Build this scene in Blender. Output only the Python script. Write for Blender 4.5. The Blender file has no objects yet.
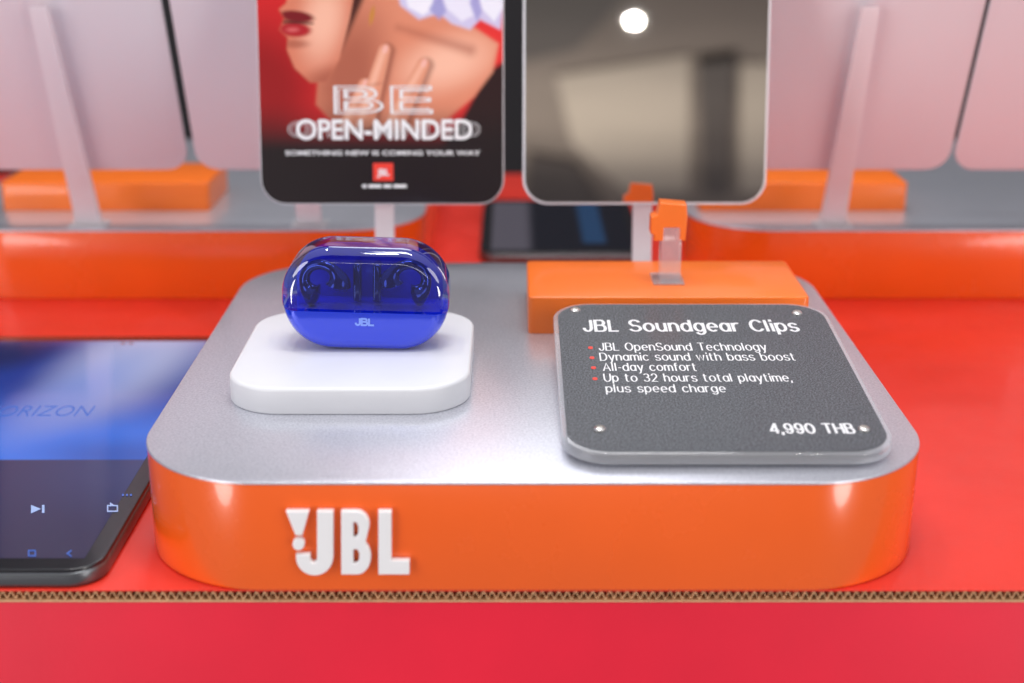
import bpy, bmesh, math, numpy as np, random
from mathutils import Vector, Matrix
random.seed(3)
S=0.01
sc=bpy.context.scene
sc.view_settings.view_transform='Standard'; sc.view_settings.look='None'; sc.view_settings.exposure=0
COL=sc.collection
# ---------------------------------------------------------------- camera maths
F=1437.0; TH=math.atan(480/1437.0); CH=25.35
sT,cT=math.sin(TH),math.cos(TH)
def ray(u,v):
    x=(u-512)/F; y=(341.5-v)/F
    return Vector((x, cT+y*sT, -sT+y*cT))
CP=Vector((0,0,CH))
def hit(u,v,P0,n):
    d=ray(u,v); t=(Vector(P0)-CP).dot(n)/d.dot(n)
    return CP+d*t
def lin(c):
    c=[x/255.0 for x in c[:3]]
    return tuple((x/12.92 if x<=0.04045 else ((x+0.055)/1.055)**2.4) for x in c)+(1,)
# ---------------------------------------------------------------- materials
def newmat(name):
    m=bpy.data.materials.new(name); m.use_nodes=True
    nt=m.node_tree; return m,nt,nt.nodes['Principled BSDF']
def pmat(name,col,rough=0.4,metal=0.0,coat=0.0,noise=None,bump=None,rvar=None,spec=0.5,emit=None,es=0):
    m,nt,b=newmat(name)
    c=col if len(col)==4 else tuple(col)+(1,)
    b.inputs['Base Color'].default_value=c
    b.inputs['Roughness'].default_value=rough; b.inputs['Metallic'].default_value=metal
    b.inputs['Coat Weight'].default_value=coat; b.inputs['Coat Roughness'].default_value=0.08
    b.inputs['Specular IOR Level'].default_value=spec
    tc=nt.nodes.new('ShaderNodeTexCoord')
    if noise:
        sc_,amt=noise[:2]
        n=nt.nodes.new('ShaderNodeTexNoise'); n.inputs['Scale'].default_value=sc_; n.inputs['Detail'].default_value=6
        nt.links.new(tc.outputs['Object'],n.inputs['Vector'])
        r=nt.nodes.new('ShaderNodeMapRange'); r.inputs[1].default_value=.3; r.inputs[2].default_value=.7
        r.inputs[3].default_value=1-amt; r.inputs[4].default_value=1+amt
        nt.links.new(n.outputs['Fac'],r.inputs[0])
        mx=nt.nodes.new('ShaderNodeVectorMath'); mx.operation='SCALE'; mx.inputs[0].default_value=c[:3]
        nt.links.new(r.outputs[0],mx.inputs['Scale']); nt.links.new(mx.outputs[0],b.inputs['Base Color'])
    if rvar:
        n=nt.nodes.new('ShaderNodeTexNoise'); n.inputs['Scale'].default_value=rvar[0]; n.inputs['Detail'].default_value=5
        nt.links.new(tc.outputs['Object'],n.inputs['Vector'])
        r=nt.nodes.new('ShaderNodeMapRange'); r.inputs[1].default_value=.3; r.inputs[2].default_value=.7
        r.inputs[3].default_value=max(0,rough-rvar[1]); r.inputs[4].default_value=rough+rvar[1]
        nt.links.new(n.outputs['Fac'],r.inputs[0]); nt.links.new(r.outputs[0],b.inputs['Roughness'])
    if bump:
        n=nt.nodes.new('ShaderNodeTexNoise'); n.inputs['Scale'].default_value=bump[0]; n.inputs['Detail'].default_value=4
        nt.links.new(tc.outputs['Object'],n.inputs['Vector'])
        bp=nt.nodes.new('ShaderNodeBump'); bp.inputs['Strength'].default_value=bump[1]; bp.inputs['Distance'].default_value=0.0005
        nt.links.new(n.outputs['Fac'],bp.inputs['Height']); nt.links.new(bp.outputs[0],b.inputs['Normal'])
    if emit:
        b.inputs['Emission Color'].default_value=emit; b.inputs['Emission Strength'].default_value=es
    return m
def clearmat(name,tint,gl=1.0,diff=0.08,dcol=(.9,.92,.95,1),rough=0.03,f0=.05,f1=.6):
    m=bpy.data.materials.new(name); m.use_nodes=True; nt=m.node_tree; nt.nodes.clear()
    o=nt.nodes.new('ShaderNodeOutputMaterial')
    t=nt.nodes.new('ShaderNodeBsdfTransparent'); t.inputs[0].default_value=tint
    g=nt.nodes.new('ShaderNodeBsdfGlossy'); g.inputs['Roughness'].default_value=rough; g.inputs['Color'].default_value=(gl,gl,gl,1)
    d=nt.nodes.new('ShaderNodeBsdfDiffuse'); d.inputs[0].default_value=dcol
    a=nt.nodes.new('ShaderNodeMixShader'); a.inputs[0].default_value=diff
    nt.links.new(t.outputs[0],a.inputs[1]); nt.links.new(d.outputs[0],a.inputs[2])
    lw=nt.nodes.new('ShaderNodeLayerWeight'); lw.inputs[0].default_value=.5
    pw=nt.nodes.new('ShaderNodeMath'); pw.operation='POWER'; pw.inputs[1].default_value=3.5
    nt.links.new(lw.outputs['Facing'],pw.inputs[0])
    f=nt.nodes.new('ShaderNodeMath'); f.operation='MULTIPLY_ADD'; f.inputs[1].default_value=f1; f.inputs[2].default_value=f0
    nt.links.new(pw.outputs[0],f.inputs[0])
    b=nt.nodes.new('ShaderNodeMixShader'); nt.links.new(f.outputs[0],b.inputs[0])
    nt.links.new(a.outputs[0],b.inputs[1]); nt.links.new(g.outputs[0],b.inputs[2]); nt.links.new(b.outputs[0],o.inputs[0])
    return m
def transl(name,col,amt,rough=.4):
    m,nt,b=newmat(name); b.inputs['Base Color'].default_value=tuple(col)+(1,); b.inputs['Roughness'].default_value=rough
    t=nt.nodes.new('ShaderNodeBsdfTranslucent'); t.inputs[0].default_value=tuple(col)+(1,)
    tc=nt.nodes.new('ShaderNodeTexCoord'); n=nt.nodes.new('ShaderNodeTexNoise'); n.inputs['Scale'].default_value=9
    nt.links.new(tc.outputs['Object'],n.inputs[0])
    r=nt.nodes.new('ShaderNodeMapRange'); r.inputs[3].default_value=amt-.08; r.inputs[4].default_value=amt+.08; nt.links.new(n.outputs['Fac'],r.inputs[0])
    mx=nt.nodes.new('ShaderNodeMixShader'); nt.links.new(r.outputs[0],mx.inputs[0])
    nt.links.new(b.outputs[0],mx.inputs[1]); nt.links.new(t.outputs[0],mx.inputs[2]); nt.links.new(mx.outputs[0],nt.nodes['Material Output'].inputs[0])
    return m
def attrmat(name,emis=0.0,rough=0.35,coat=0.3,spec=.5):
    m,nt,b=newmat(name)
    a=nt.nodes.new('ShaderNodeAttribute'); a.attribute_name='Col'
    if emis>0:
        b.inputs['Base Color'].default_value=(0.01,0.01,0.012,1)
        nt.links.new(a.outputs['Color'],b.inputs['Emission Color']); b.inputs['Emission Strength'].default_value=emis
    else: nt.links.new(a.outputs['Color'],b.inputs['Base Color'])
    b.inputs['Roughness'].default_value=rough; b.inputs['Coat Weight'].default_value=coat; b.inputs['Coat Roughness'].default_value=.05
    b.inputs['Specular IOR Level'].default_value=spec
    return m

M_orange=pmat('orange_gloss_acrylic',lin((252,102,26)),.25,coat=.6,rvar=(25,.06),noise=(18,.03))
M_orangeB=pmat('orange_block_acrylic',lin((255,122,34)),.3,coat=.3,noise=(30,.03))
M_white=pmat('white_acrylic',(.76,.77,.80),.35,noise=(40,.02),bump=(600,.05))
M_whiteL=pmat('white_letter_acrylic',(.92,.92,.93),.3,coat=.2)
M_panel=transl('white_panel_back',(.88,.85,.89),.28)
M_post=transl('white_post_acrylic',(.95,.94,.96),.5)
M_red=pmat('red_laminate',lin((228,54,38)),.38,coat=.25,noise=(14,.06),rvar=(30,.09),bump=(500,.08))
M_crim=pmat('crimson_board',lin((226,20,52)),.5,noise=(9,.10),bump=(350,.14))
M_card=pmat('corrugated_card',lin((212,168,126)),.85,noise=(160,.15))
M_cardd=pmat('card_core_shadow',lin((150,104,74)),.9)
M_black=pmat('black_plastic',(.012,.012,.015),.25,coat=.4)
M_silver=pmat('dark_silver_edge',(.16,.17,.18),.3,metal=.8)
M_screw=pmat('screw_metal',(.75,.72,.68),.28,metal=1)
M_signtext=pmat('white_ink',(.84,.84,.86),.5)
M_redink=pmat('red_ink',lin((235,60,45)),.5)
M_clear=clearmat('clear_acrylic',(.95,.96,.98,1),diff=.24,f0=.05,f1=.3)
M_mirror=pmat('mirror_glass',(.84,.81,.77),.02,metal=1)
M_lining=pmat('blue_interior',lin((20,34,170)),.25,coat=.5)
# satin aluminium top
m,nt,b=newmat('satin_aluminium'); M_alu=m
b.inputs['Metallic'].default_value=.65; b.inputs['Coat Weight'].default_value=.2; b.inputs['Coat Roughness'].default_value=.12
tc=nt.nodes.new('ShaderNodeTexCoord')
n1=nt.nodes.new('ShaderNodeTexNoise'); n1.inputs['Scale'].default_value=1100; n1.inputs['Detail'].default_value=3
n2=nt.nodes.new('ShaderNodeTexNoise'); n2.inputs['Scale'].default_value=14; n2.inputs['Detail'].default_value=5
nt.links.new(tc.outputs['Object'],n1.inputs[0]); nt.links.new(tc.outputs['Object'],n2.inputs[0])
cr=nt.nodes.new('ShaderNodeValToRGB'); cr.color_ramp.elements[0].position=.3; cr.color_ramp.elements[1].position=.7
cr.color_ramp.elements[0].color=(.52,.53,.59,1); cr.color_ramp.elements[1].color=(.72,.73,.79,1)
nt.links.new(n1.outputs['Fac'],cr.inputs[0]); nt.links.new(cr.outputs[0],b.inputs['Base Color'])
rr_=nt.nodes.new('ShaderNodeMapRange'); rr_.inputs[1].default_value=.3; rr_.inputs[2].default_value=.7; rr_.inputs[3].default_value=.28; rr_.inputs[4].default_value=.33
nt.links.new(n2.outputs['Fac'],rr_.inputs[0]); nt.links.new(rr_.outputs[0],b.inputs['Roughness'])
bp=nt.nodes.new('ShaderNodeBump'); bp.inputs['Strength'].default_value=.2; bp.inputs['Distance'].default_value=.0003
nt.links.new(n1.outputs['Fac'],bp.inputs['Height']); nt.links.new(bp.outputs[0],b.inputs['Normal'])
# dark card with speckle
m,nt,b=newmat('charcoal_print'); M_char=m
tc=nt.nodes.new('ShaderNodeTexCoord'); n1=nt.nodes.new('ShaderNodeTexNoise'); n1.inputs['Scale'].default_value=1500; n1.inputs['Detail'].default_value=4
nt.links.new(tc.outputs['Object'],n1.inputs[0]); cr=nt.nodes.new('ShaderNodeValToRGB')
cr.color_ramp.elements[0].position=.42; cr.color_ramp.elements[1].position=.68
cr.color_ramp.elements[0].color=lin((44,48,55)); cr.color_ramp.elements[1].color=lin((112,116,122))
nt.links.new(n1.outputs['Fac'],cr.inputs[0]); nt.links.new(cr.outputs[0],b.inputs['Base Color'])
b.inputs['Roughness'].default_value=.55; b.inputs['Coat Weight'].default_value=.2; b.inputs['Coat Roughness'].default_value=.15
# blue
M_blue=pmat('blue_gloss_plastic',lin((16,56,224)),.10,metal=.3,coat=1.0,spec=.9)
M_bud=pmat('navy_gloss',lin((8,11,74)),.07,metal=.2,coat=1.0,spec=1.0)
M_lid=clearmat('blue_clear_plastic',(.30,.40,.96,1),gl=1.0,diff=.02,dcol=(.02,.03,.5,1),rough=.015,f0=.10,f1=.9)
M_bluelog=pmat('blue_logo_ink',lin((130,160,245)),.3)

# ---------------------------------------------------------------- mesh helpers
def link(o,parent=None):
    COL.objects.link(o)
    if parent: o.parent=parent
    return o
def empty(name,loc,label=None,cat=None,rot=(0,0,0),parent=None,group=None):
    o=bpy.data.objects.new(name,None); o.empty_display_size=.01
    o.location=Vector(loc)*S; o.rotation_euler=rot; link(o,parent)
    if label: o['label']=label
    if cat: o['category']=cat
    if group: o['group']=group
    return o
def mk(name,V,Fc,mat,parent=None,loc=(0,0,0),rot=(0,0,0),smooth=True,ang=35,label=None,cat=None,recalc=True):
    me=bpy.data.meshes.new(name); me.from_pydata([tuple(float(c)*S for c in v) for v in V],[],Fc)
    if recalc:
        bm=bmesh.new(); bm.from_mesh(me); bmesh.ops.recalc_face_normals(bm,faces=bm.faces); bm.to_mesh(me); bm.free()
    if smooth:
        for p in me.polygons: p.use_smooth=True
        me.set_sharp_from_angle(angle=math.radians(ang))
    me.materials.append(mat)
    o=bpy.data.objects.new(name,me); o.location=Vector(loc)*S; o.rotation_euler=rot; link(o,parent)
    if label: o['label']=label
    if cat: o['category']=cat
    return o
def bev(h,b,z0=0,steps=4,bot=None):
    bot=b if bot is None else bot
    P=[]
    if bot>0:
        for i in range(steps+1):
            a=math.pi/2*i/steps; P.append((bot*(1-math.sin(a)),z0+bot*(1-math.cos(a))))
    else: P.append((0,z0))
    if b>0:
        for i in range(steps+1):
            a=math.pi/2*i/steps; P.append((b*(1-math.cos(a)),z0+h-b*(1-math.sin(a))))
    else: P.append((0,z0+h))
    return P
def rr(w,d,r,prof,cx=0,cy=0,n=12,T=None):
    V=[];Fc=[];N=4*(n+1)
    for ins,z in prof:
        W=w/2-ins; D=d/2-ins; R=max(r-ins,.002)
        for k,(sx,sy) in enumerate(((1,1),(-1,1),(-1,-1),(1,-1))):
            for i in range(n+1):
                a=math.pi/2*(k+i/n)
                V.append((cx+sx*(W-R)+R*math.cos(a), cy+sy*(D-R)+R*math.sin(a), z))
    L=len(prof)
    for j in range(L-1):
        for i in range(N):
            a=j*N+i; b_=j*N+(i+1)%N
            Fc.append((a,b_,b_+N,a+N))
    Fc.append(tuple(reversed(range(N)))); Fc.append(tuple(range((L-1)*N,L*N)))
    if T: V=[T(*v) for v in V]
    return V,Fc
def box(x0,x1,y0,y1,z0,z1,b=.05):
    return rr(x1-x0,y1-y0,b+.01,bev(z1-z0,b,z0,2),(x0+x1)/2,(y0+y1)/2,3)
def tube(pts,rad,nrm=Vector((0,1,0)),n=14):
    V=[];Fc=[];P=[Vector(p) for p in pts];L=len(P)
    for i,p in enumerate(P):
        t=(P[min(i+1,L-1)]-P[max(i-1,0)]).normalized(); s=nrm.cross(t).normalized()
        for k in range(n):
            a=2*math.pi*k/n; V.append(tuple(p+rad[i]*(math.cos(a)*s+math.sin(a)*nrm)))
    for i in range(L-1):
        for k in range(n):
            a=i*n+k;b_=i*n+(k+1)%n; Fc.append((a,b_,b_+n,a+n))
    Fc.append(tuple(range(n))); Fc.append(tuple(range((L-1)*n,L*n)))
    return V,Fc
def curve_mesh(name,splines,mat,parent,ext=.1,bevd=.03,T=None):
    cu=bpy.data.curves.new(name,'CURVE'); cu.dimensions='2D'; cu.fill_mode='BOTH'
    cu.extrude=ext; cu.bevel_depth=bevd; cu.bevel_resolution=2; cu.offset=-bevd
    for sp in splines:
        s=cu.splines.new('POLY'); s.points.add(len(sp)-1); s.use_cyclic_u=True
        for i,p in enumerate(sp): s.points[i].co=(p[0],p[1],0,1)
    ob=bpy.data.objects.new('tmp',cu); COL.objects.link(ob)
    me=bpy.data.meshes.new_from_object(ob); bpy.data.objects.remove(ob)
    V=[tuple(v.co) for v in me.vertices]; Fc=[tuple(p.vertices) for p in me.polygons]; bpy.data.meshes.remove(me)
    if T: V=[T(*v) for v in V]
    return mk(name,V,Fc,mat,parent,ang=30)
def text_geo(txt,bold=0.0,outline=0,sp=1.0):
    cu=bpy.data.curves.new('t','FONT'); cu.body=txt; cu.size=1; cu.offset=bold; cu.space_character=sp; cu.resolution_u=6
    if outline: cu.fill_mode='NONE'; cu.bevel_depth=outline; cu.bevel_resolution=0
    ob=bpy.data.objects.new('tmp',cu); COL.objects.link(ob)
    me=bpy.data.meshes.new_from_object(ob); bpy.data.objects.remove(ob)
    V=np.array([tuple(v.co) for v in me.vertices]); Fc=[tuple(p.vertices) for p in me.polygons]; bpy.data.meshes.remove(me)
    return V,Fc
def text_fit(txt,x0,x1,ybase,cap,z,bold=.0,outline=0,sp=1.0):
    V,Fc=text_geo(txt,bold,outline,sp)
    H,_=text_geo('H',bold); ch=H[:,1].max()-max(0,H[:,1].min())
    lo,hi=V[:,0].min(),V[:,0].max()
    out=[(x0+(p[0]-lo)*(x1-x0)/(hi-lo), ybase+p[1]*cap/ch, z+(p[2]*.2 if outline else 0)) for p in V]
    return out,Fc
def merge(parts):
    V=[];Fc=[]
    for v,f in parts:
        o=len(V); V+=list(v); Fc+=[tuple(i+o for i in q) for q in f]
    return V,Fc
# --- wide grotesque stroke lettering
def A(cx,cy,rx,ry,a0,a1,n=9):
    return [(cx+rx*math.cos(math.radians(a0+(a1-a0)*i/n)),cy+ry*math.sin(math.radians(a0+(a1-a0)*i/n))) for i in range(n+1)]
X=.72
def bowl(cx=.36,rx=.36): return A(cx,X/2,rx,X/2,0,360,20)
G={
'J':(.62,[[(.6,1),(.6,.3)]+A(.3,.3,.3,.3,0,-175)]),
'B':(.82,[[(.45,.54),(0,.54),(0,1),(.48,1)]+A(.5,.77,.22,.23,90,-90)+[(.45,.54)],[(.5,.54)]+A(.52,.27,.28,.27,90,-90)+[(0,0),(0,.54)]]),
'L':(.66,[[(0,1),(0,0),(.66,0)]]),
'S':(.84,[A(.42,.75,.38,.25,20,200)+A(.42,.25,.42,.25,110,20,5)+A(.42,.25,.42,.25,0,-160)]),
'O':(.98,[A(.49,.5,.49,.5,0,360,26)]),
'C':(.94,[A(.5,.5,.49,.5,38,322,20)]),
'T':(.86,[[(0,1),(.86,1)],[(.43,1),(.43,0)]]),
'D':(.88,[[(0,0),(0,1),(.42,1)]+A(.42,.5,.46,.5,90,-90,14)+[(0,0)]]),
'A':(.96,[[(0,0),(.48,1),(.96,0)],[(.17,.33),(.79,.33)]]),
'U':(.86,[[(0,1),(0,.4)]+A(.43,.4,.43,.4,180,360,12)+[(.86,1)]]),
'H':(.86,[[(0,0),(0,1)],[(.86,0),(.86,1)],[(0,.52),(.86,.52)]]),
'a':(.70,[[(.70,X),(.70,0)],A(.35,X/2,.35,X/2,0,360,20)]),
'b':(.74,[[(0,1),(0,0)],A(.36,X/2,.36,X/2,180,-180,20)]),
'd':(.74,[[(.72,1),(.72,0)],bowl()]),
'p':(.74,[[(0,X),(0,-.28)],A(.36,X/2,.36,X/2,180,-180,20)]),
'g':(.74,[[(.72,X),(.72,0)]+A(.38,-.0,.34,.28,0,-150),bowl()]),
'c':(.70,[A(.37,X/2,.36,X/2,40,320,16)]),
'e':(.74,[[(.02,.37),(.72,.37)]+A(.37,X/2,.36,X/2,8,310,16)]),
'o':(.76,[A(.38,X/2,.38,X/2,0,360,20)]),
'h':(.68,[[(0,1),(0,0)],[(0,.4)]+A(.33,.42,.33,.3,175,0)+[(.66,0)]]),
'n':(.68,[[(0,X),(0,0)],[(0,.4)]+A(.33,.42,.33,.3,175,0)+[(.66,0)]]),
'u':(.68,[[(.66,X),(.66,0)],[(0,X),(0,.3)]+A(.33,.3,.33,.3,180,360)]),
'm':(1.08,[[(0,X),(0,0)],[(0,.4)]+A(.27,.44,.27,.28,175,0)+[(.54,0)],[(.54,.4)]+A(.81,.44,.27,.28,175,0)+[(1.08,0)]]),
'r':(.44,[[(0,X),(0,0)],[(0,.4)]+A(.34,.4,.34,.32,175,70)]),
's':(.64,[A(.32,.54,.29,.18,20,200)+A(.32,.18,.32,.18,110,20,4)+A(.32,.18,.32,.18,0,-160)]),
't':(.44,[[(.16,.95),(.16,.18)]+A(.32,.16,.16,.16,180,280,5)+[(.42,.0)],[(0,X),(.42,X)]]),
'f':(.42,[[(.16,0),(.16,.82)]+A(.32,.82,.16,.18,180,85,5)+[(.42,1)],[(0,X),(.42,X)]]),
'l':(.04,[[(.02,1),(.02,0)]]),
'i':(.04,[[(.02,X),(.02,0)],[(.02,.90),(.02,1.04)]]),
'y':(.72,[[(0,X),(.37,.02)],[(.72,X),(.34,-.16)]+A(.18,-.14,.16,.17,-20,-110,4)]),
'w':(1.04,[[(0,X),(.26,0),(.52,X),(.78,0),(1.04,X)]]),
'3':(.76,[A(.37,.76,.33,.24,150,-90),A(.37,.27,.38,.27,90,-155)]),
'2':(.76,[A(.38,.7,.35,.3,165,-25)+[(.02,0),(.76,0)]]),
'4':(.82,[[(.82,.26),(0,.26),(.58,1),(.62,1),(.62,0)]]),
'9':(.80,[A(.4,.68,.37,.32,0,360,20),[(.77,.68)]+A(.4,.4,.37,.4,0,-150)]),
'0':(.88,[A(.44,.5,.44,.5,0,360,24)]),
',':(.06,[[(.06,.1),(0,-.18)]]),
'-':(.34,[[(0,.38),(.34,.38)]]),
' ':(.38,[]),
}
def stroke_text(txt,x0,x1,yb,capz,wt,z,gap=.24):
    pen=0;strokes=[]
    for ch in txt:
        adv,ss=G[ch]
        for s in ss: strokes.append([(pen+p[0],p[1]) for p in s])
        pen+=adv+gap+(.08 if ch in 'wtl' else 0)
    pen-=gap
    kx=(x1-x0-wt)/pen; ky=capz-wt
    V=[];Fc=[]
    for si,s in enumerate(strokes):
        P=[Vector((x0+wt/2+p[0]*kx,yb+wt/2+p[1]*ky)) for p in s]
        Q=[P[0]]
        for p in P[1:]:
            if (p-Q[-1]).length>wt*.08: Q.append(p)
        P=Q; n=len(P)
        if n<2: continue
        closed=(P[0]-P[-1]).length<wt*.2 and n>5
        b0=len(V); zz=z+.0015*(si%5)
        if not closed:
            P[0]=P[0]-(P[1]-P[0]).normalized()*wt*.25; P[-1]=P[-1]+(P[-1]-P[-2]).normalized()*wt*.25
        for i,p in enumerate(P):
            if closed: a=P[i-1] if i>0 else P[-2]; c=P[i+1] if i<n-1 else P[1]
            else: a=P[i-1] if i>0 else None; c=P[i+1] if i<n-1 else None
            d1=(p-a).normalized() if a is not None else None; d2=(c-p).normalized() if c is not None else None
            if d1 is None: d1=d2
            if d2 is None: d2=d1
            t=(d1+d2); t=t.normalized() if t.length>1e-4 else d1
            nn=Vector((-t.y,t.x)); co=max(.55,abs(nn.dot(Vector((-d1.y,d1.x)))))
            o=nn*(wt/2/co)
            V.append((p.x+o.x,p.y+o.y,zz)); V.append((p.x-o.x,p.y-o.y,zz))
        for i in range(n-1):
            k=b0+2*i; Fc.append((k,k+1,k+3,k+2))
    return V,Fc
def colgrid(name,w,h,nx,ny,z,fn,mat,parent,r=0,x0=0,y0=0):
    xs=np.linspace(0,w,nx+1); ys=np.linspace(0,h,ny+1); Xg,Y=np.meshgrid(xs,ys)
    if r>0:
        d=np.maximum(0,np.maximum(r-Y,Y-(h-r))); ins=r-np.sqrt(np.maximum(r*r-d*d,0))
        Xg=ins+(Xg/w)*(w-2*ins)
    C=fn(Xg,Y)
    V=np.stack([Xg.ravel()+x0,Y.ravel()+y0,np.full(Xg.size,z)],1)*S
    idx=np.arange(Xg.size).reshape(Xg.shape)
    Fq=np.stack([idx[:-1,:-1].ravel(),idx[:-1,1:].ravel(),idx[1:,1:].ravel(),idx[1:,:-1].ravel()],1)
    me=bpy.data.meshes.new(name); me.from_pydata(V.tolist(),[],Fq.tolist())
    a=me.color_attributes.new('Col','FLOAT_COLOR','POINT')
    cc=np.ones((Xg.size,4),dtype=np.float32); cc[:,:3]=C.reshape(-1,3); a.data.foreach_set('color',cc.ravel())
    me.materials.append(mat); o=bpy.data.objects.new(name,me); return link(o,parent)
def L3(c): return np.array(lin(c)[:3])
def sstep(x,a,b):
    t=np.clip((x-a)/(b-a),0,1); return t*t*(3-2*t)
def mixc(C,col,m):
    return C*(1-m[...,None])+np.asarray(col)*m[...,None]
def ell(U,V,cx,cy,rx,ry,rot=0,soft=.2):
    c,s=math.cos(rot),math.sin(rot); x=(U-cx)*c+(V-cy)*s; y=-(U-cx)*s+(V-cy)*c
    d=np.sqrt((x/rx)**2+(y/ry)**2); return 1-sstep(d,1-soft,1+soft)
def cap(U,V,a,b,r1,r2,soft=1.5):
    ax,ay=a;bx,by=b;dx,dy=bx-ax,by-ay;t=np.clip(((U-ax)*dx+(V-ay)*dy)/(dx*dx+dy*dy),0,1)
    d=np.hypot(U-ax-t*dx,V-ay-t*dy)-(r1+(r2-r1)*t); return 1-sstep(d,-soft,soft)
def poly(U,V,P,soft=1.5):
    ins=np.zeros(U.shape,bool); dist=np.full(U.shape,1e9)
    for i in range(len(P)):
        x1,y1=P[i];x2,y2=P[(i+1)%len(P)]
        if y1!=y2:
            c=((y1>V)!=(y2>V))&(U<(x2-x1)*(V-y1)/(y2-y1)+x1); ins^=c
        dx,dy=x2-x1,y2-y1;t=np.clip(((U-x1)*dx+(V-y1)*dy)/(dx*dx+dy*dy+1e-9),0,1)
        dist=np.minimum(dist,np.hypot(U-x1-t*dx,V-y1-t*dy))
    d=np.where(ins,-dist,dist); return 1-sstep(d,-soft,soft)

# ---------------------------------------------------------------- table
T0=47.12
TB=empty('display_table',(0,T0,0),'red laminated cardboard display table with raw corrugated edge','table')
V,Fc=box(-95,95,0,74,-.07,0,.02); mk('table_top',V,Fc,M_red,TB)
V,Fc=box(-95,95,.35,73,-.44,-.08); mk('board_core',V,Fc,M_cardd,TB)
V,Fc=box(-95,95,0.02,73,-.52,-.45,.02); mk('board_liner',V,Fc,M_card,TB)
V,Fc=box(-95,95,.06,1.2,-45,-.53); mk('front_panel',V,Fc,M_crim,TB)
per=.31;pts=[];xx=-48.0
rs=random.Random(9)
while xx<48:
    for i in range(10):
        pts.append((xx+per*i/10,-.26+.13*math.sin(2*math.pi*i/10)))
    xx+=per*rs.uniform(.96,1.05)
V=[];Fc=[];j=0
for i,(xx,zz) in enumerate(pts):
    if i%10==0: j=rs.uniform(0,.10)
    jy=.02+j
    V+=[(xx,jy,zz-.04),(xx,jy,zz+.04),(xx,.5,zz+.04),(xx,.5,zz-.04)]
for i in range(len(pts)-1):
    a=i*4
    for k in range(4): Fc.append((a+k,a+(k+1)%4,a+4+(k+1)%4,a+4+k))
mk('corrugated_flute',V,Fc,M_card,TB)

# ---------------------------------------------------------------- display stands
SW,SD,SH=29.8,29.6,4.35
def stand(loc,rz,lab):
    e=empty('display_stand',loc,lab,'display stand',rot=(0,0,rz),group='product display stands on the table')
    V,Fc=rr(SW,SD,5.0,bev(SH-.09,.05,0,3,.12),n=20); mk('base_body',V,Fc,M_orange,e)
    V,Fc=rr(SW+.02,SD+.02,5.01,bev(.085,.04,SH-.085,3,.0),n=20); mk('top_plate',V,Fc,M_alu,e)
    return e
cx=.8; cy=47.0+SD/2
ST=stand((cx,cy,0),0,'orange stand with satin metal top and raised white brand lettering')
R1=stand((-20.4,84+SD/2,0),math.pi,'orange stand with metal top seen from its back')
R2=stand((25.9,84+SD/2,0),math.pi,'orange stand with metal top seen from its back')
def lp(u,v):
    h=hit(u,v,(0,47.0,0),Vector((0,1,0))); return (h.x-cx,h.z)
def arc(cx_,cy_,rx,ry,a0,a1,n=10):
    return [(cx_+rx*math.cos(math.radians(a0+(a1-a0)*i/n)),cy_-ry*math.sin(math.radians(a0+(a1-a0)*i/n))) for i in range(n+1)]
TL=lambda x,y,z:(x,-SD/2-.02-.14+z*-1,y)
def letter(name,spl):
    curve_mesh(name,[[lp(*p) for p in s] for s in spl],M_whiteL,ST,ext=.10,bevd=.04,T=TL)
letter('letter_exclamation',[[(287,508),(310,508),(303.5,532),(296.5,532)]])
letter('letter_exclamation',[arc(299.5,541,6,6,0,342,18)])
J=[(318,508),(334,508),(334,554)]+arc(315.5,554,18.5,18,0,-180,16)+[(297,551),(311,551)]+arc(314.5,555,3.5,4.5,-180,0,8)
letter('letter',[J])
B=[(342,508),(357,508)]+arc(357,522,13,14,90,-20,8)+[(366,540)]+arc(358,554,13.5,17,40,-90,10)+[(342,571)]
letter('letter',[B,[(354,519),(357,519),(359,523),(359,530),(357,534),(354,534)],[(354,546),(358,546),(360,550),(360,556),(358,560),(354,560)]])
letter('letter',[[(379,508),(392,508),(392,557),(410,557),(410,571),(379,571)]])

# ---------------------------------------------------------------- white plinth
V,Fc=rr(9.9,10.6,2.3,bev(1.12,.16,0,4,.08)); mk('plinth',V,Fc,M_white,None,loc=(-6.68,53.6+5.3,SH),label='white rounded square plinth on the metal stand top',cat='plinth')
# ---------------------------------------------------------------- orange blocks
def block(x,y,lab):
    V,Fc=rr(13.1,6.4,.25,bev(1.8,.08,0,3,.04)); o=mk('riser_block',V,Fc,M_orangeB,None,loc=(x,y,SH),label=lab,cat='block'); o['group']='orange riser blocks'; return o
block(7.3,67.2,'orange acrylic riser block on the metal stand top')
block(-25.7,92.2,'orange acrylic riser block behind a white post')
block(18.4,92.2,'orange acrylic riser block behind a white post')

# ---------------------------------------------------------------- clip holder
H=empty('clip_holder',(7.5,66.9,SH+1.8),'clear acrylic post topped with a small orange hook clip','holder')
V,Fc=rr(.95,1.3,.08,bev(2.75,.04)); mk('post',V,Fc,M_clear,H,loc=(0.1,0,0))
V,Fc=rr(1.5,2.0,.08,bev(.1,.03)); mk('post_foot',V,Fc,M_clear,H)
hk=[(-.75,2.1),(-.30,2.1),(-.30,2.75),(.42,2.75),(.42,2.15),(.74,2.1),(.80,3.3),(.74,3.85),(-.50,3.95),(-.62,3.35),(-.9,3.25),(-.92,2.45),(-.75,2.4)]
curve_mesh('hook',[hk],M_orangeB,H,ext=.45,bevd=.05,T=lambda x,y,z:(x,z-.15,y))

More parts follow.
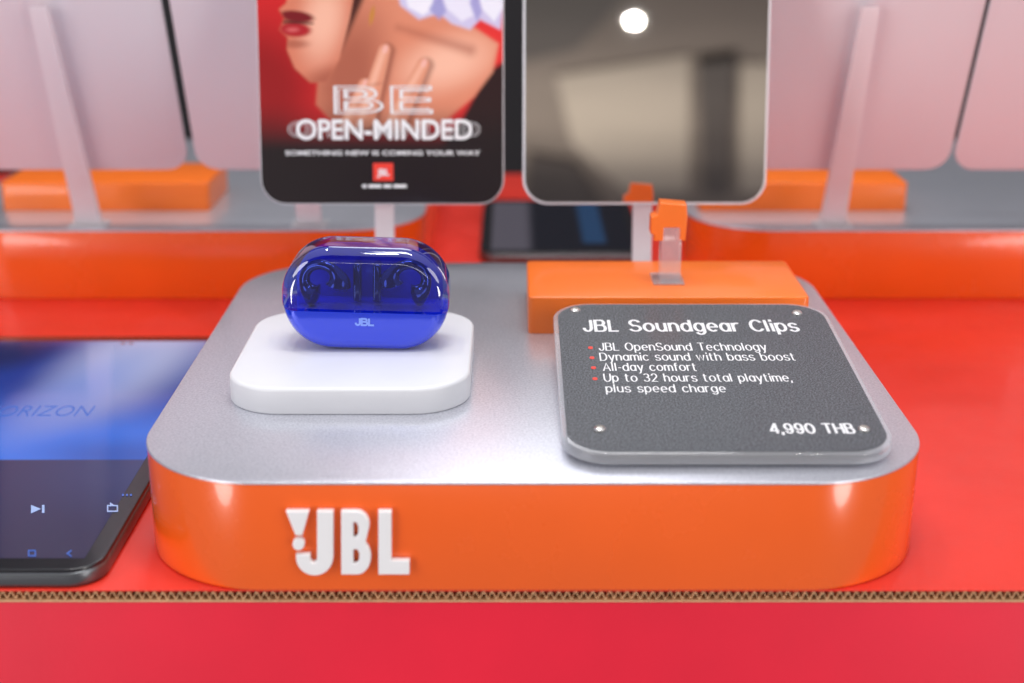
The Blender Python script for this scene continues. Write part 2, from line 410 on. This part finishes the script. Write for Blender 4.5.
# ---------------------------------------------------------------- earbud case
CX,CY,CZ=-6.28,59.35,SH+1.12
roll=math.radians(1.6); CHt=4.5
CE=empty('earbud_case',(CX,CY,CZ+.02),'glossy translucent blue earbud case standing on white plinth','earbud case',rot=(0,roll,0))
def casemesh(name,w,h,r,th,b,zcut,keep,mat):
    V,Fc=rr(w,h,r,bev(th,b,-th/2,9),n=24,T=lambda x,y,z:(x,-z,y+h/2))
    o=mk(name,V,Fc,mat,CE,ang=60)
    bm=bmesh.new(); bm.from_mesh(o.data)
    res=bmesh.ops.bisect_plane(bm,geom=bm.verts[:]+bm.edges[:]+bm.faces[:],plane_co=(0,0,zcut*S),plane_no=(0,0,1),clear_outer=(keep=='low'),clear_inner=(keep=='high'))
    ed=[e for e in res['geom_cut'] if isinstance(e,bmesh.types.BMEdge)]
    if keep=='low': bmesh.ops.holes_fill(bm,edges=ed)
    bmesh.ops.recalc_face_normals(bm,faces=bm.faces)
    bm.to_mesh(o.data); bm.free()
    for p in o.data.polygons: p.use_smooth=True
    o.data.set_sharp_from_angle(angle=math.radians(60))
    return o
casemesh('case_base',7.05,CHt,2.12,2.7,.62,1.76,'low',M_blue)
casemesh('case_lid',7.12,CHt+.02,2.13,2.74,.62,1.88,'high',M_lid)
V,Fc=rr(6.4,CHt-.6,1.8,bev(.12,.03,0,2),n=16,T=lambda x,y,z:(x,1.1-z,y+CHt/2)); mk('inner_lining',V,Fc,M_lining,CE)
for dx in (-.42,.42):
    V,Fc=rr(.36,1.7,.12,bev(.8,.1,0,3),dx,T=lambda x,y,z:(x,-z+.5,y+2.75)); mk('divider',V,Fc,M_bud,CE)
V,Fc=stroke_text('JBL',-.42,.42,1.18,.36,.085,0); V=[(x,-1.358-(z*.5),y) for x,y,z in V]; mk('brand_mark',V,Fc,M_bluelog,CE,smooth=False,recalc=False)
def earbud(x,fl):
    pts=[];rad=[]
    n=36
    for i in range(n+1):
        t=i/n; a=math.radians(-80+285*t)
        pts.append((fl*.76*math.cos(a),0,.86+.72*math.sin(a)))
        e=.22+.32*math.exp(-((t-.03)/.13)**2)+.34*math.exp(-((.97-t)/.15)**2)
        if i in(0,n): e*=.35
        elif i in (1,n-1): e*=.8
        rad.append(e)
    V,Fc=tube(pts,rad,n=18)
    o=mk('earbud',V,Fc,M_bud,None,loc=(CX+x,CY-.5,CZ+1.95+.14),rot=(0,roll,math.radians(12*fl)),label='dark blue open-ear clip earbud inside the translucent case',cat='earbud')
    o['group']='pair of earbuds in the case'
earbud(-1.85,-1); earbud(1.85,1)

# ---------------------------------------------------------------- price sign
AL=math.radians(4.6); P0=Vector((2.0,48.3,CH-20.4))
SG=empty('price_sign',P0,'charcoal product card in clear acrylic with four metal screws','sign',rot=(AL,0,0))
sn=Vector((0,-math.sin(AL),math.cos(AL))); sy=Vector((0,math.cos(AL),math.sin(AL)))
def sl(u,v):
    h=hit(u,v,P0,sn)-P0; return h.x,h.dot(sy)
SGW,SGH=11.95,14.5; ox,oy=.05,.12
V,Fc=rr(SGW+.4,SGH+.4,1.75,bev(.44,.06,-.46,3),SGW/2+ox,SGH/2+oy,n=16); mk('clear_plate',V,Fc,M_clear,SG)
V,Fc=rr(SGW,SGH,1.6,bev(.02,0,-.015,1,0),SGW/2+ox,SGH/2+oy,n=16); mk('printed_card',V,Fc,M_char,SG)
parts=[]
def sline(t,u0,u1,vb,capx,wpx,gap=.24):
    a=sl(u0,vb); b_=sl(u1,vb); top=sl(u0,vb-capx)
    pxcm=(b_[0]-a[0])/(u1-u0)
    parts.append(stroke_text(t,a[0],b_[0],a[1],top[1]-a[1],wpx*pxcm,.012,gap))
sline('JBL Soundgear Clips',583,801,332,12,3.2,.34)
sline('JBL OpenSound Technology',599,768,351,8,1.55,.32)
sline('Dynamic sound with bass boost',600,797,361,8,1.55,.32)
sline('All-day comfort',603,698,371.3,8.2,1.55,.32)
sline('Up to 32 hours total playtime,',604,793,382,8.2,1.55,.32)
sline('plus speed charge',606,727,392.7,8.2,1.55,.32)
sline('4,990 THB',771,857,434,10.5,2.8,.36)
V,Fc=merge(parts); mk('lettering',V,Fc,M_signtext,SG,smooth=False,recalc=False)
parts=[]
for u,v in ((590.5,348),(592,358),(593.5,368),(595,379)):
    a=sl(u,v); V,Fc=rr(.2,.26,.1,bev(.012,0,.006,1,0),a[0],a[1],n=5); parts.append((V,Fc))
V,Fc=merge(parts); mk('bullet_marks',V,Fc,M_redink,SG,smooth=False)
for u,v in ((575,311),(797,314),(599.5,430),(864,430)):
    a=sl(u,v); V,Fc=rr(.46,.46,.23,[(0,0.006),(0,.06),(.05,.12),(.12,.14),(.13,.10)],a[0],a[1],n=6); mk('screw',V,Fc,M_screw,SG)
for xx in (2.2,SGW-2.2):
    V,Fc=rr(.8,.8,.4,bev(.95,.03,-1.44,2),xx,12.3,n=6); mk('support_foot',V,Fc,M_clear,SG)

# ---------------------------------------------------------------- panels
PW=12.95; PH=17.5
M_print=attrmat('printed_poster_ink',0,.35,.25)
def panel(name,loc,rz,beta,lab,cat,kind,plen=13.5,rad=1.35,grp=None):
    e=empty(name,loc,lab,cat,rot=(0,0,rz),group=grp)
    tb=math.tan(beta); yb=.85-3.65*tb
    V=[]
    for i in range(2):
        z=i*plen; w=.75-.3*i if kind=='back' else .5
        y=yb+z*tb
        for (sx,dy) in ((-w,-.0),(w,-.0),(w,.55),(-w,.55)): V.append((sx,y+dy,z))
    Fc=[(3,2,1,0),(4,5,6,7)]+[(k,(k+1)%4,4+(k+1)%4,4+k) for k in range(4)]
    mk('support_post',V,Fc,M_post,e,smooth=False)
    V,Fc=rr(2.2,1.6,.1,bev(.12,.03,0,2),0,yb+.3); mk('post_foot',V,Fc,M_post,e)
    p=empty('panel',(0,0,3.65),rot=(math.pi/2-beta,0,0),parent=e)
    V,Fc=rr(PW,PH,rad,bev(.32,.04,-.34,2),0,PH/2,n=14)
    mk('panel_board',V,Fc,M_white if kind!='back' else M_panel,p)
    return e,p
PB=math.radians(9.5)
PE,pp=panel('poster_sign',(-6.9,75,SH),0,PB,'portrait advertising poster on white post, red and black','sign','poster',plen=9)
ME,mp_=panel('mirror_panel',(7.05,75,SH),0,PB,'rounded rectangular mirror on a white post','mirror','mirror',plen=9)
V,Fc=rr(PW-.25,PH-.25,1.25,bev(.02,0,.0,1,0),0,PH/2,n=14); mk('mirror_glass',V,Fc,M_mirror,mp_,smooth=False)
RB=math.radians(22)
for xx in (-25.75,-12.3,19.5,32.75):
    panel('rear_sign',(xx,85.0,SH),math.pi,RB,'plain pale back of a tilted panel on white post','sign','back',grp='display panels seen from behind')

def paint(Xg,Y):
    U=261.5+Xg*18.76; V=204-Y*19.2
    C=np.zeros(U.shape+(3,))+L3((205,30,34))
    C=mixc(C,L3((228,52,50)),ell(U,V,480,60,60,60,0,.6))
    C=mixc(C,L3((150,12,18)),ell(U,V,262,90,50,60,0,.6))
    C=mixc(C,L3((40,16,18)),poly(U,V,[(486,72),(506,60),(506,150),(440,150),(462,118)],4))
    skin=L3((222,140,110)); hi=L3((250,194,168)); sh=L3((164,86,66)); dk=L3((104,42,36))
    mk_=poly(U,V,[(318,-20),(430,-20),(470,25),(498,44),(492,72),(474,96),(448,118),(400,136),(340,128),(318,104),(322,60)],3)
    C=mixc(C,skin,mk_)
    C=mixc(C,hi,mk_*ell(U,V,448,62,40,22,-.3,.8)*.9)
    C=mixc(C,sh,mk_*ell(U,V,350,75,30,60,.3,.7)*.85)
    C=mixc(C,sh,mk_*cap(U,V,(400,28),(470,50),2,5,7)*.6)
    C=mixc(C,L3((70,30,24)),cap(U,V,(362,-20),(340,50),12,3,4))
    fm=poly(U,V,[(298,-20),(290,4),(283,10),(288,19),(283,30),(291,38),(290,50),(297,68),(312,82),(328,82),(341,60),(352,20),(360,-20)],1.4)
    C=mixc(C,L3((216,128,100)),fm)
    C=mixc(C,hi,fm*ell(U,V,326,20,18,36,.2,.8)*.85)
    C=mixc(C,sh,fm*ell(U,V,332,84,30,16,-.3,.6)*.8)
    C=mixc(C,L3((120,14,24)),fm*ell(U,V,300,17,17,5.5,.12,.25))
    C=mixc(C,L3((176,28,38)),fm*ell(U,V,298,30,16,7,.05,.25))
    C=mixc(C,L3((60,6,12)),fm*cap(U,V,(284,22),(316,24),1.3,.8,1))
    C=mixc(C,L3((225,110,110)),fm*ell(U,V,296,30,6,2.2,0,.6)*.7)
    C=mixc(C,sh,fm*ell(U,V,298,44,12,4,0,.7)*.7)
    C=mixc(C,L3((200,135,60)),ell(U,V,374,16,2.2,9,.2,.5))
    for a,b,r1,r2 in (((350,124),(366,84),9,6),((366,118),(386,50),10,6),((396,122),(424,64),10,6)):
        C=mixc(C,dk,cap(U,V,(a[0]+3,a[1]+2),(b[0]+3,b[1]+1),r1+1,r2+1.2,4)*.6)
        C=mixc(C,L3((226,150,120)),cap(U,V,a,b,r1,r2,1.3))
        C=mixc(C,L3((250,196,170)),cap(U,V,(a[0]-3,a[1]-4),(b[0]-1.5,b[1]+2),r1*.3,r2*.35,4)*.8)
        C=mixc(C,sh,ell(U,V,(a[0]+b[0])/2,(a[1]+b[1])/2,7,1.6,-.2,.6)*.35)
        C=mixc(C,L3((246,190,180)),ell(U,V,b[0]+.6,b[1]-1,2.6,4.2,.35,.4)*.8)
    # pale fabric bow at the shoulder
    for P,c in (([(396,-20),(402,6),(420,20),(440,14),(452,24),(470,30),(480,20),(500,30),(506,-20)],(206,204,238)),
                ([(404,-10),(410,8),(424,16),(436,8),(430,-14)],(244,242,252)),([(440,-12),(448,10),(462,22),(474,16),(468,-12)],(236,234,250)),
                ([(476,-12),(482,10),(494,22),(503,8),(500,-14)],(240,240,252)),([(430,10),(440,-8),(447,12),(440,20)],(160,158,212)),([(470,4),(476,-10),(482,12),(477,22)],(164,160,214))):
        C=mixc(C,L3(c),poly(U,V,P,2.2)*.95)
    f=sstep(V,96,152); C=mixc(C,L3((26,15,18)),f)
    return C
colgrid('printed_image',PW-.12,PH-.12,320,430,.012,paint,M_print,pp,r=1.3,x0=-PW/2+.06,y0=.06)
def pl(u,v): return ((u-261.5)/18.76-PW/2+.06,(204-v)/19.2+.06)
parts=[]
def pline(t,u0,u1,vb,capx,bold,outline=0,sp=1.0,z=.03):
    a=pl(u0,vb);b_=pl(u1,vb); parts.append(text_fit(t,a[0],b_[0],a[1],capx/19.2,z,bold,outline,sp))
pline('OPEN-MINDED',297,472,139,20,.018)
pline('OPEN-MINDED',289,480,136.5,15,0,outline=.010,z=.028)
for u0,u1 in ((362,366),(368,381),(383,391),(393,406)):
    a=pl(u0,188);b_=pl(u1,184.8); parts.append(([(a[0],a[1],.03),(b_[0],a[1],.03),(b_[0],b_[1],.03),(a[0],b_[1],.03)],[(0,1,2,3)]))
pline('SOMETHING NEW IS COMING YOUR WAY',286,480,155,4.6,.02)
pline('BE',335,433,113,27,0,outline=.014,z=.035)
pline('BE',339,429,110.5,22,0,outline=.008,z=.034)
V,Fc=merge(parts); mk('lettering',V,Fc,M_signtext,pp,smooth=False)
a=pl(373,181);b_=pl(393,163)
mk('red_badge',[(a[0],a[1],.025),(b_[0],a[1],.025),(b_[0],b_[1],.025),(a[0],b_[1],.025)],[(0,1,2,3)],M_redink,pp,smooth=False)
V,Fc=text_fit('JBL',pl(377,0)[0],pl(389,0)[0],pl(0,175.5)[1],6.5/19.2,.035,.03); mk('badge_lettering',V,Fc,M_signtext,pp,smooth=False)

# ---------------------------------------------------------------- tablets
M_scr=attrmat('lit_screen',.9,.12,.15,.25)
M_icon=pmat('screen_icon',(.3,.4,.6),.4,emit=lin((110,140,210)),es=.35)
M_icon2=pmat('screen_faint_icon',(.02,.04,.1),.4,emit=lin((58,112,220)),es=.65)
def tablet(x0,x1,y0,y1,lab,fn,nx,ny):
    e=empty('tablet',((x0+x1)/2,y0,0),lab,'tablet')
    w=x1-x0;h=y1-y0
    V,Fc=rr(w,h,1.3,bev(.62,.12,0,3,.2),0,h/2); mk('back_shell',V,Fc,M_silver,e)
    V,Fc=rr(w-.12,h-.12,1.25,bev(.16,.06,.6,3,0),0,h/2); mk('front_bezel',V,Fc,M_black,e)
    colgrid('screen',w-1.6,h-1.9,nx,ny,.768,fn,M_scr,e,x0=-w/2+.8,y0=.95)
    return e
X0,X1,Y0,Y1=-36.0,-15.1,47.2,74.6
def scr(Xg,Y):
    wx=Xg+X0+.8; wy=Y+Y0+.95; Z=CH-.77
    dep=wy*cT+Z*sT; U=512+F*wx/dep; V=341.5-F*(wy*sT-Z*cT)/dep
    C=np.zeros(Xg.shape+(3,))+L3((30,58,150))
    C=mixc(C,L3((36,116,232)),sstep(V,380,445))
    C=mixc(C,L3((186,190,228)),ell(U,V,138,356,88,34,-.5,.8)*.95)
    C=mixc(C,L3((120,146,224)),ell(U,V,70,398,70,20,-.5,.8)*.7)
    C=mixc(C,L3((16,30,84)),ell(U,V,5,352,60,16,-.2,.7)*.9)
    C=mixc(C,L3((14,44,130)),ell(U,V,120,455,60,14,0,.9)*.5)
    f=sstep(V,459,460.5); C=mixc(C,L3((20,32,84)),f)
    C=mixc(C,L3((10,18,66)),sstep(V,470,570)*f)
    C=mixc(C,L3((52,70,124)),f*ell(U,V,150,462,90,40,0,.9)*.6)
    return C
TA=tablet(X0,X1,Y0,Y1,'black tablet with lit blue media screen lying flat',scr,160,220)
tx=(X0+X1)/2
def tl(u,v):
    h=hit(u,v,(0,0,.78),Vector((0,0,1))); return (h.x-tx,h.y-Y0)
def quad(ps,z=.785): return ([ (p[0],p[1],z) for p in ps],[tuple(range(len(ps)))])
parts=[quad([tl(31,505),tl(31,513.5),tl(41,509)]),quad([tl(42,505),tl(44.5,505),tl(44.5,513),tl(42,513)])]
def ring(u0,v0,u1,v1,t=1.3):
    o_=[(u0,v0),(u1,v0),(u1,v1),(u0,v1)]; i_=[(u0+t,v0+t),(u1-t,v0+t),(u1-t,v1-t),(u0+t,v1-t)]
    V=[(*tl(*p),.785) for p in o_+i_]; return V,[(k,(k+1)%4,4+(k+1)%4,4+k) for k in range(4)]
parts.append(ring(107,505,118,512)); parts.append(quad([tl(110,502.5),tl(110,507),tl(113.5,504.7)],.788))
V,Fc=merge(parts); mk('playback_icons',V,Fc,M_icon,TA,smooth=False)
parts=[ring(28,550,36,556.5)]
parts.append(quad([tl(66,553.5),tl(71,550),tl(72,551),tl(68.5,553.6),tl(72,556),tl(71,557)]))
for k in range(3): parts.append(quad([tl(122+k*4,494+0),tl(124+k*4,494),tl(124+k*4,496),tl(122+k*4,496)]))
a=tl(-22,416);b_=tl(88,416); parts.append(text_fit('HORIZON',a[0],b_[0],a[1],tl(0,406)[1]-a[1],.785,-.012))
V,Fc=merge(parts); mk('faint_icons',V,Fc,M_icon2,TA,smooth=False)
parts=[]
for u in (123,131):
    p=hit(u,343.5,(0,0,.77),Vector((0,0,1))); V,Fc=rr(.3,.3,.15,bev(.01,0,.765,1,0),p.x-tx,p.y-Y0,n=5); parts.append((V,Fc))
V,Fc=merge(parts); mk('camera_lenses',V,Fc,M_screw,TA)
def scr2(Xg,Y):
    C=np.zeros(Xg.shape+(3,))+L3((8,11,22)); C=mixc(C,L3((26,60,96)),sstep(Xg,6.0,6.5)*(1-sstep(Xg,7.6,8.0))*sstep(Y,1.5,2))
    C=mixc(C,L3((84,80,90)),1-sstep(Xg,2.2,3.1)); return C
tablet(-2.2,9.0,92,108,'dark tablet lying on the red table between stands',scr2,60,60)

# ---------------------------------------------------------------- surroundings
M_wall=pmat('dark_wall_paint',(.03,.028,.03),.8,noise=(3,.2))
M_ceil=pmat('beige_ceiling',(.26,.22,.19),.9,noise=(.6,.12))
M_ceil2=pmat('pale_ceiling_panel',(.52,.46,.39),.9,noise=(.5,.08))
M_beam=pmat('dark_beam_paint',(.09,.075,.068),.7,noise=(.6,.2))
V,Fc=box(-300,300,260,264,-60,260); o=mk('wall',V,Fc,M_wall,None,label='dark shop wall behind the display table',cat='wall'); o['kind']='structure'
ZC=235
V,Fc=box(-1000,1000,-3600,-150,ZC,ZC+5); o=mk('ceiling',V,Fc,M_ceil,None,label='beige shop ceiling reflected in the mirror',cat='ceiling'); o['kind']='structure'
mP=Vector((7.05,75,SH+3.65)); mn=Vector((0,-math.cos(PB),math.sin(PB)))
def mref(u,v,z=ZC):
    h=hit(u,v,mP,mn); d=ray(u,v); d=d-2*d.dot(mn)*mn; t=(z-h.z)/d.z; return h+d*t
def ceil_patch(name,pxs,mat,thick,lab,cat):
    P=[mref(u,v) for u,v in pxs]; c=sum(P,Vector())/len(P)
    V=[(p.x-c.x,p.y-c.y,-.5) for p in P]+[(p.x-c.x,p.y-c.y,-thick) for p in P]; n=len(P)
    Fc=[tuple(range(n)),tuple(range(n,2*n))]+[(k,(k+1)%n,n+(k+1)%n,n+k) for k in range(n)]
    return mk(name,V,Fc,mat,None,loc=(c.x,c.y,ZC),smooth=False,label=lab,cat=cat)
ceil_patch('ceiling_panel',[(556,72),(690,52),(688,190),(625,190),(572,140)],M_ceil2,3,'pale rectangular ceiling panel','ceiling panel')
ceil_patch('ceiling_beam',[(698,55),(735,50),(728,190),(704,190)],M_beam,8,'dark ceiling beam','beam')
ceil_patch('ceiling_beam',[(515,-30),(640,-30),(575,40),(520,52)],M_beam,8,'dark ceiling beam','beam')
ceil_patch('ceiling_panel',[(740,60),(790,60),(790,190),(740,190)],M_ceil2,3,'pale rectangular ceiling panel','ceiling panel')
ceil_patch('silhouette_patch',[(530,150),(575,158),(604,205),(525,205)],M_beam,6,'made-up dark patch standing in for a reflected silhouette','stand-in')  # made-up patch, darkens the mirror where a person's silhouette would show
lpz=mref(634,21,ZC-6)
LE=empty('ceiling_lamp',(lpz.x,lpz.y,ZC-6),'round lit white ceiling downlight','lamp')
V,Fc=rr(14,14,7,bev(5.5,.5,.3,2),n=10); mk('lamp_housing',V,Fc,M_white,LE)
V,Fc=rr(6,6,3,bev(.3,0,-.1,1,0),n=10); mk('lamp_lens',V,Fc,pmat('lamp_glow',(1,1,1),.5,emit=(1,.98,.95,1),es=300),LE)

# ---------------------------------------------------------------- lights
def area(name,loc,target,size,power,col=(1,1,1),shape='DISK'):
    l=bpy.data.lights.new(name,'AREA'); l.shape=shape; l.size=size; l.energy=power; l.color=col
    o=bpy.data.objects.new(name,l); o.location=Vector(loc)*S
    o.rotation_euler=(Vector(target)-Vector(loc)).to_track_quat('-Z','Y').to_euler(); COL.objects.link(o); return o
area('overhead_light',(10,50,170),(5,60,0),.5,7.5,(1,.98,.95))
area('rear_overhead_light',(0,200,165),(0,60,0),.8,6.5,(.95,.96,1))
area('left_fill_light',(-125,-40,60),(0,55,0),.8,8,(1,.97,.97))
area('right_fill_light',(125,-40,60),(0,55,0),.8,6,(1,.97,.94))
area('low_fill_light',(-85,-45,-14),(0,47,0),.35,3.2,(1,.96,.93))  # added pair of fills below table height, brightens the stand front
area('low_fill_light',(85,-45,-14),(0,47,0),.35,3.2,(1,.96,.93))
area('sparkle_light',(-40,80,180),(0,60,0),.10,3.5,(1,1,1))  # small overhead lights added for sparkle on glossy surfaces
area('sparkle_light',(50,30,190),(0,60,0),.10,3.5,(1,.98,.95))
area('sparkle_light',(-12,10,150),(0,60,0),.08,2.0,(1,.98,.95))
area('ceiling_fill_light',(0,-1250,-150),(0,-1250,235),4.0,190,(1,.95,.88))  # unseen uplight added to brighten the ceiling in the mirror
w=bpy.data.worlds.new('World'); sc.world=w; w.use_nodes=True
nt=w.node_tree; bg=nt.nodes['Background']
tc=nt.nodes.new('ShaderNodeTexCoord'); sx=nt.nodes.new('ShaderNodeSeparateXYZ'); nt.links.new(tc.outputs['Generated'],sx.inputs[0])
cr=nt.nodes.new('ShaderNodeValToRGB'); e=cr.color_ramp.elements
e[0].position=0; e[0].color=(.30,.28,.30,1); e[1].position=1; e[1].color=(.85,.86,.93,1)
x_=cr.color_ramp.elements.new(.42); x_.color=(.20,.19,.22,1)
x_=cr.color_ramp.elements.new(.62); x_.color=(.36,.36,.41,1)
mr=nt.nodes.new('ShaderNodeMapRange'); mr.inputs[1].default_value=-1; nt.links.new(sx.outputs['Z'],mr.inputs[0]); nt.links.new(mr.outputs[0],cr.inputs[0])
nt.links.new(cr.outputs[0],bg.inputs[0]); bg.inputs[1].default_value=1.05
# ---------------------------------------------------------------- camera
cd=bpy.data.cameras.new('camera'); cam=bpy.data.objects.new('camera',cd); COL.objects.link(cam)
cam.location=(0,0,CH*S); cam.rotation_euler=(math.pi/2-TH,0,0)
cd.sensor_width=36; cd.lens=36*F/1024; cd.clip_start=.02; cd.clip_end=100
cd.dof.use_dof=True; cd.dof.focus_distance=.60; cd.dof.aperture_fstop=5.6
sc.camera=cam
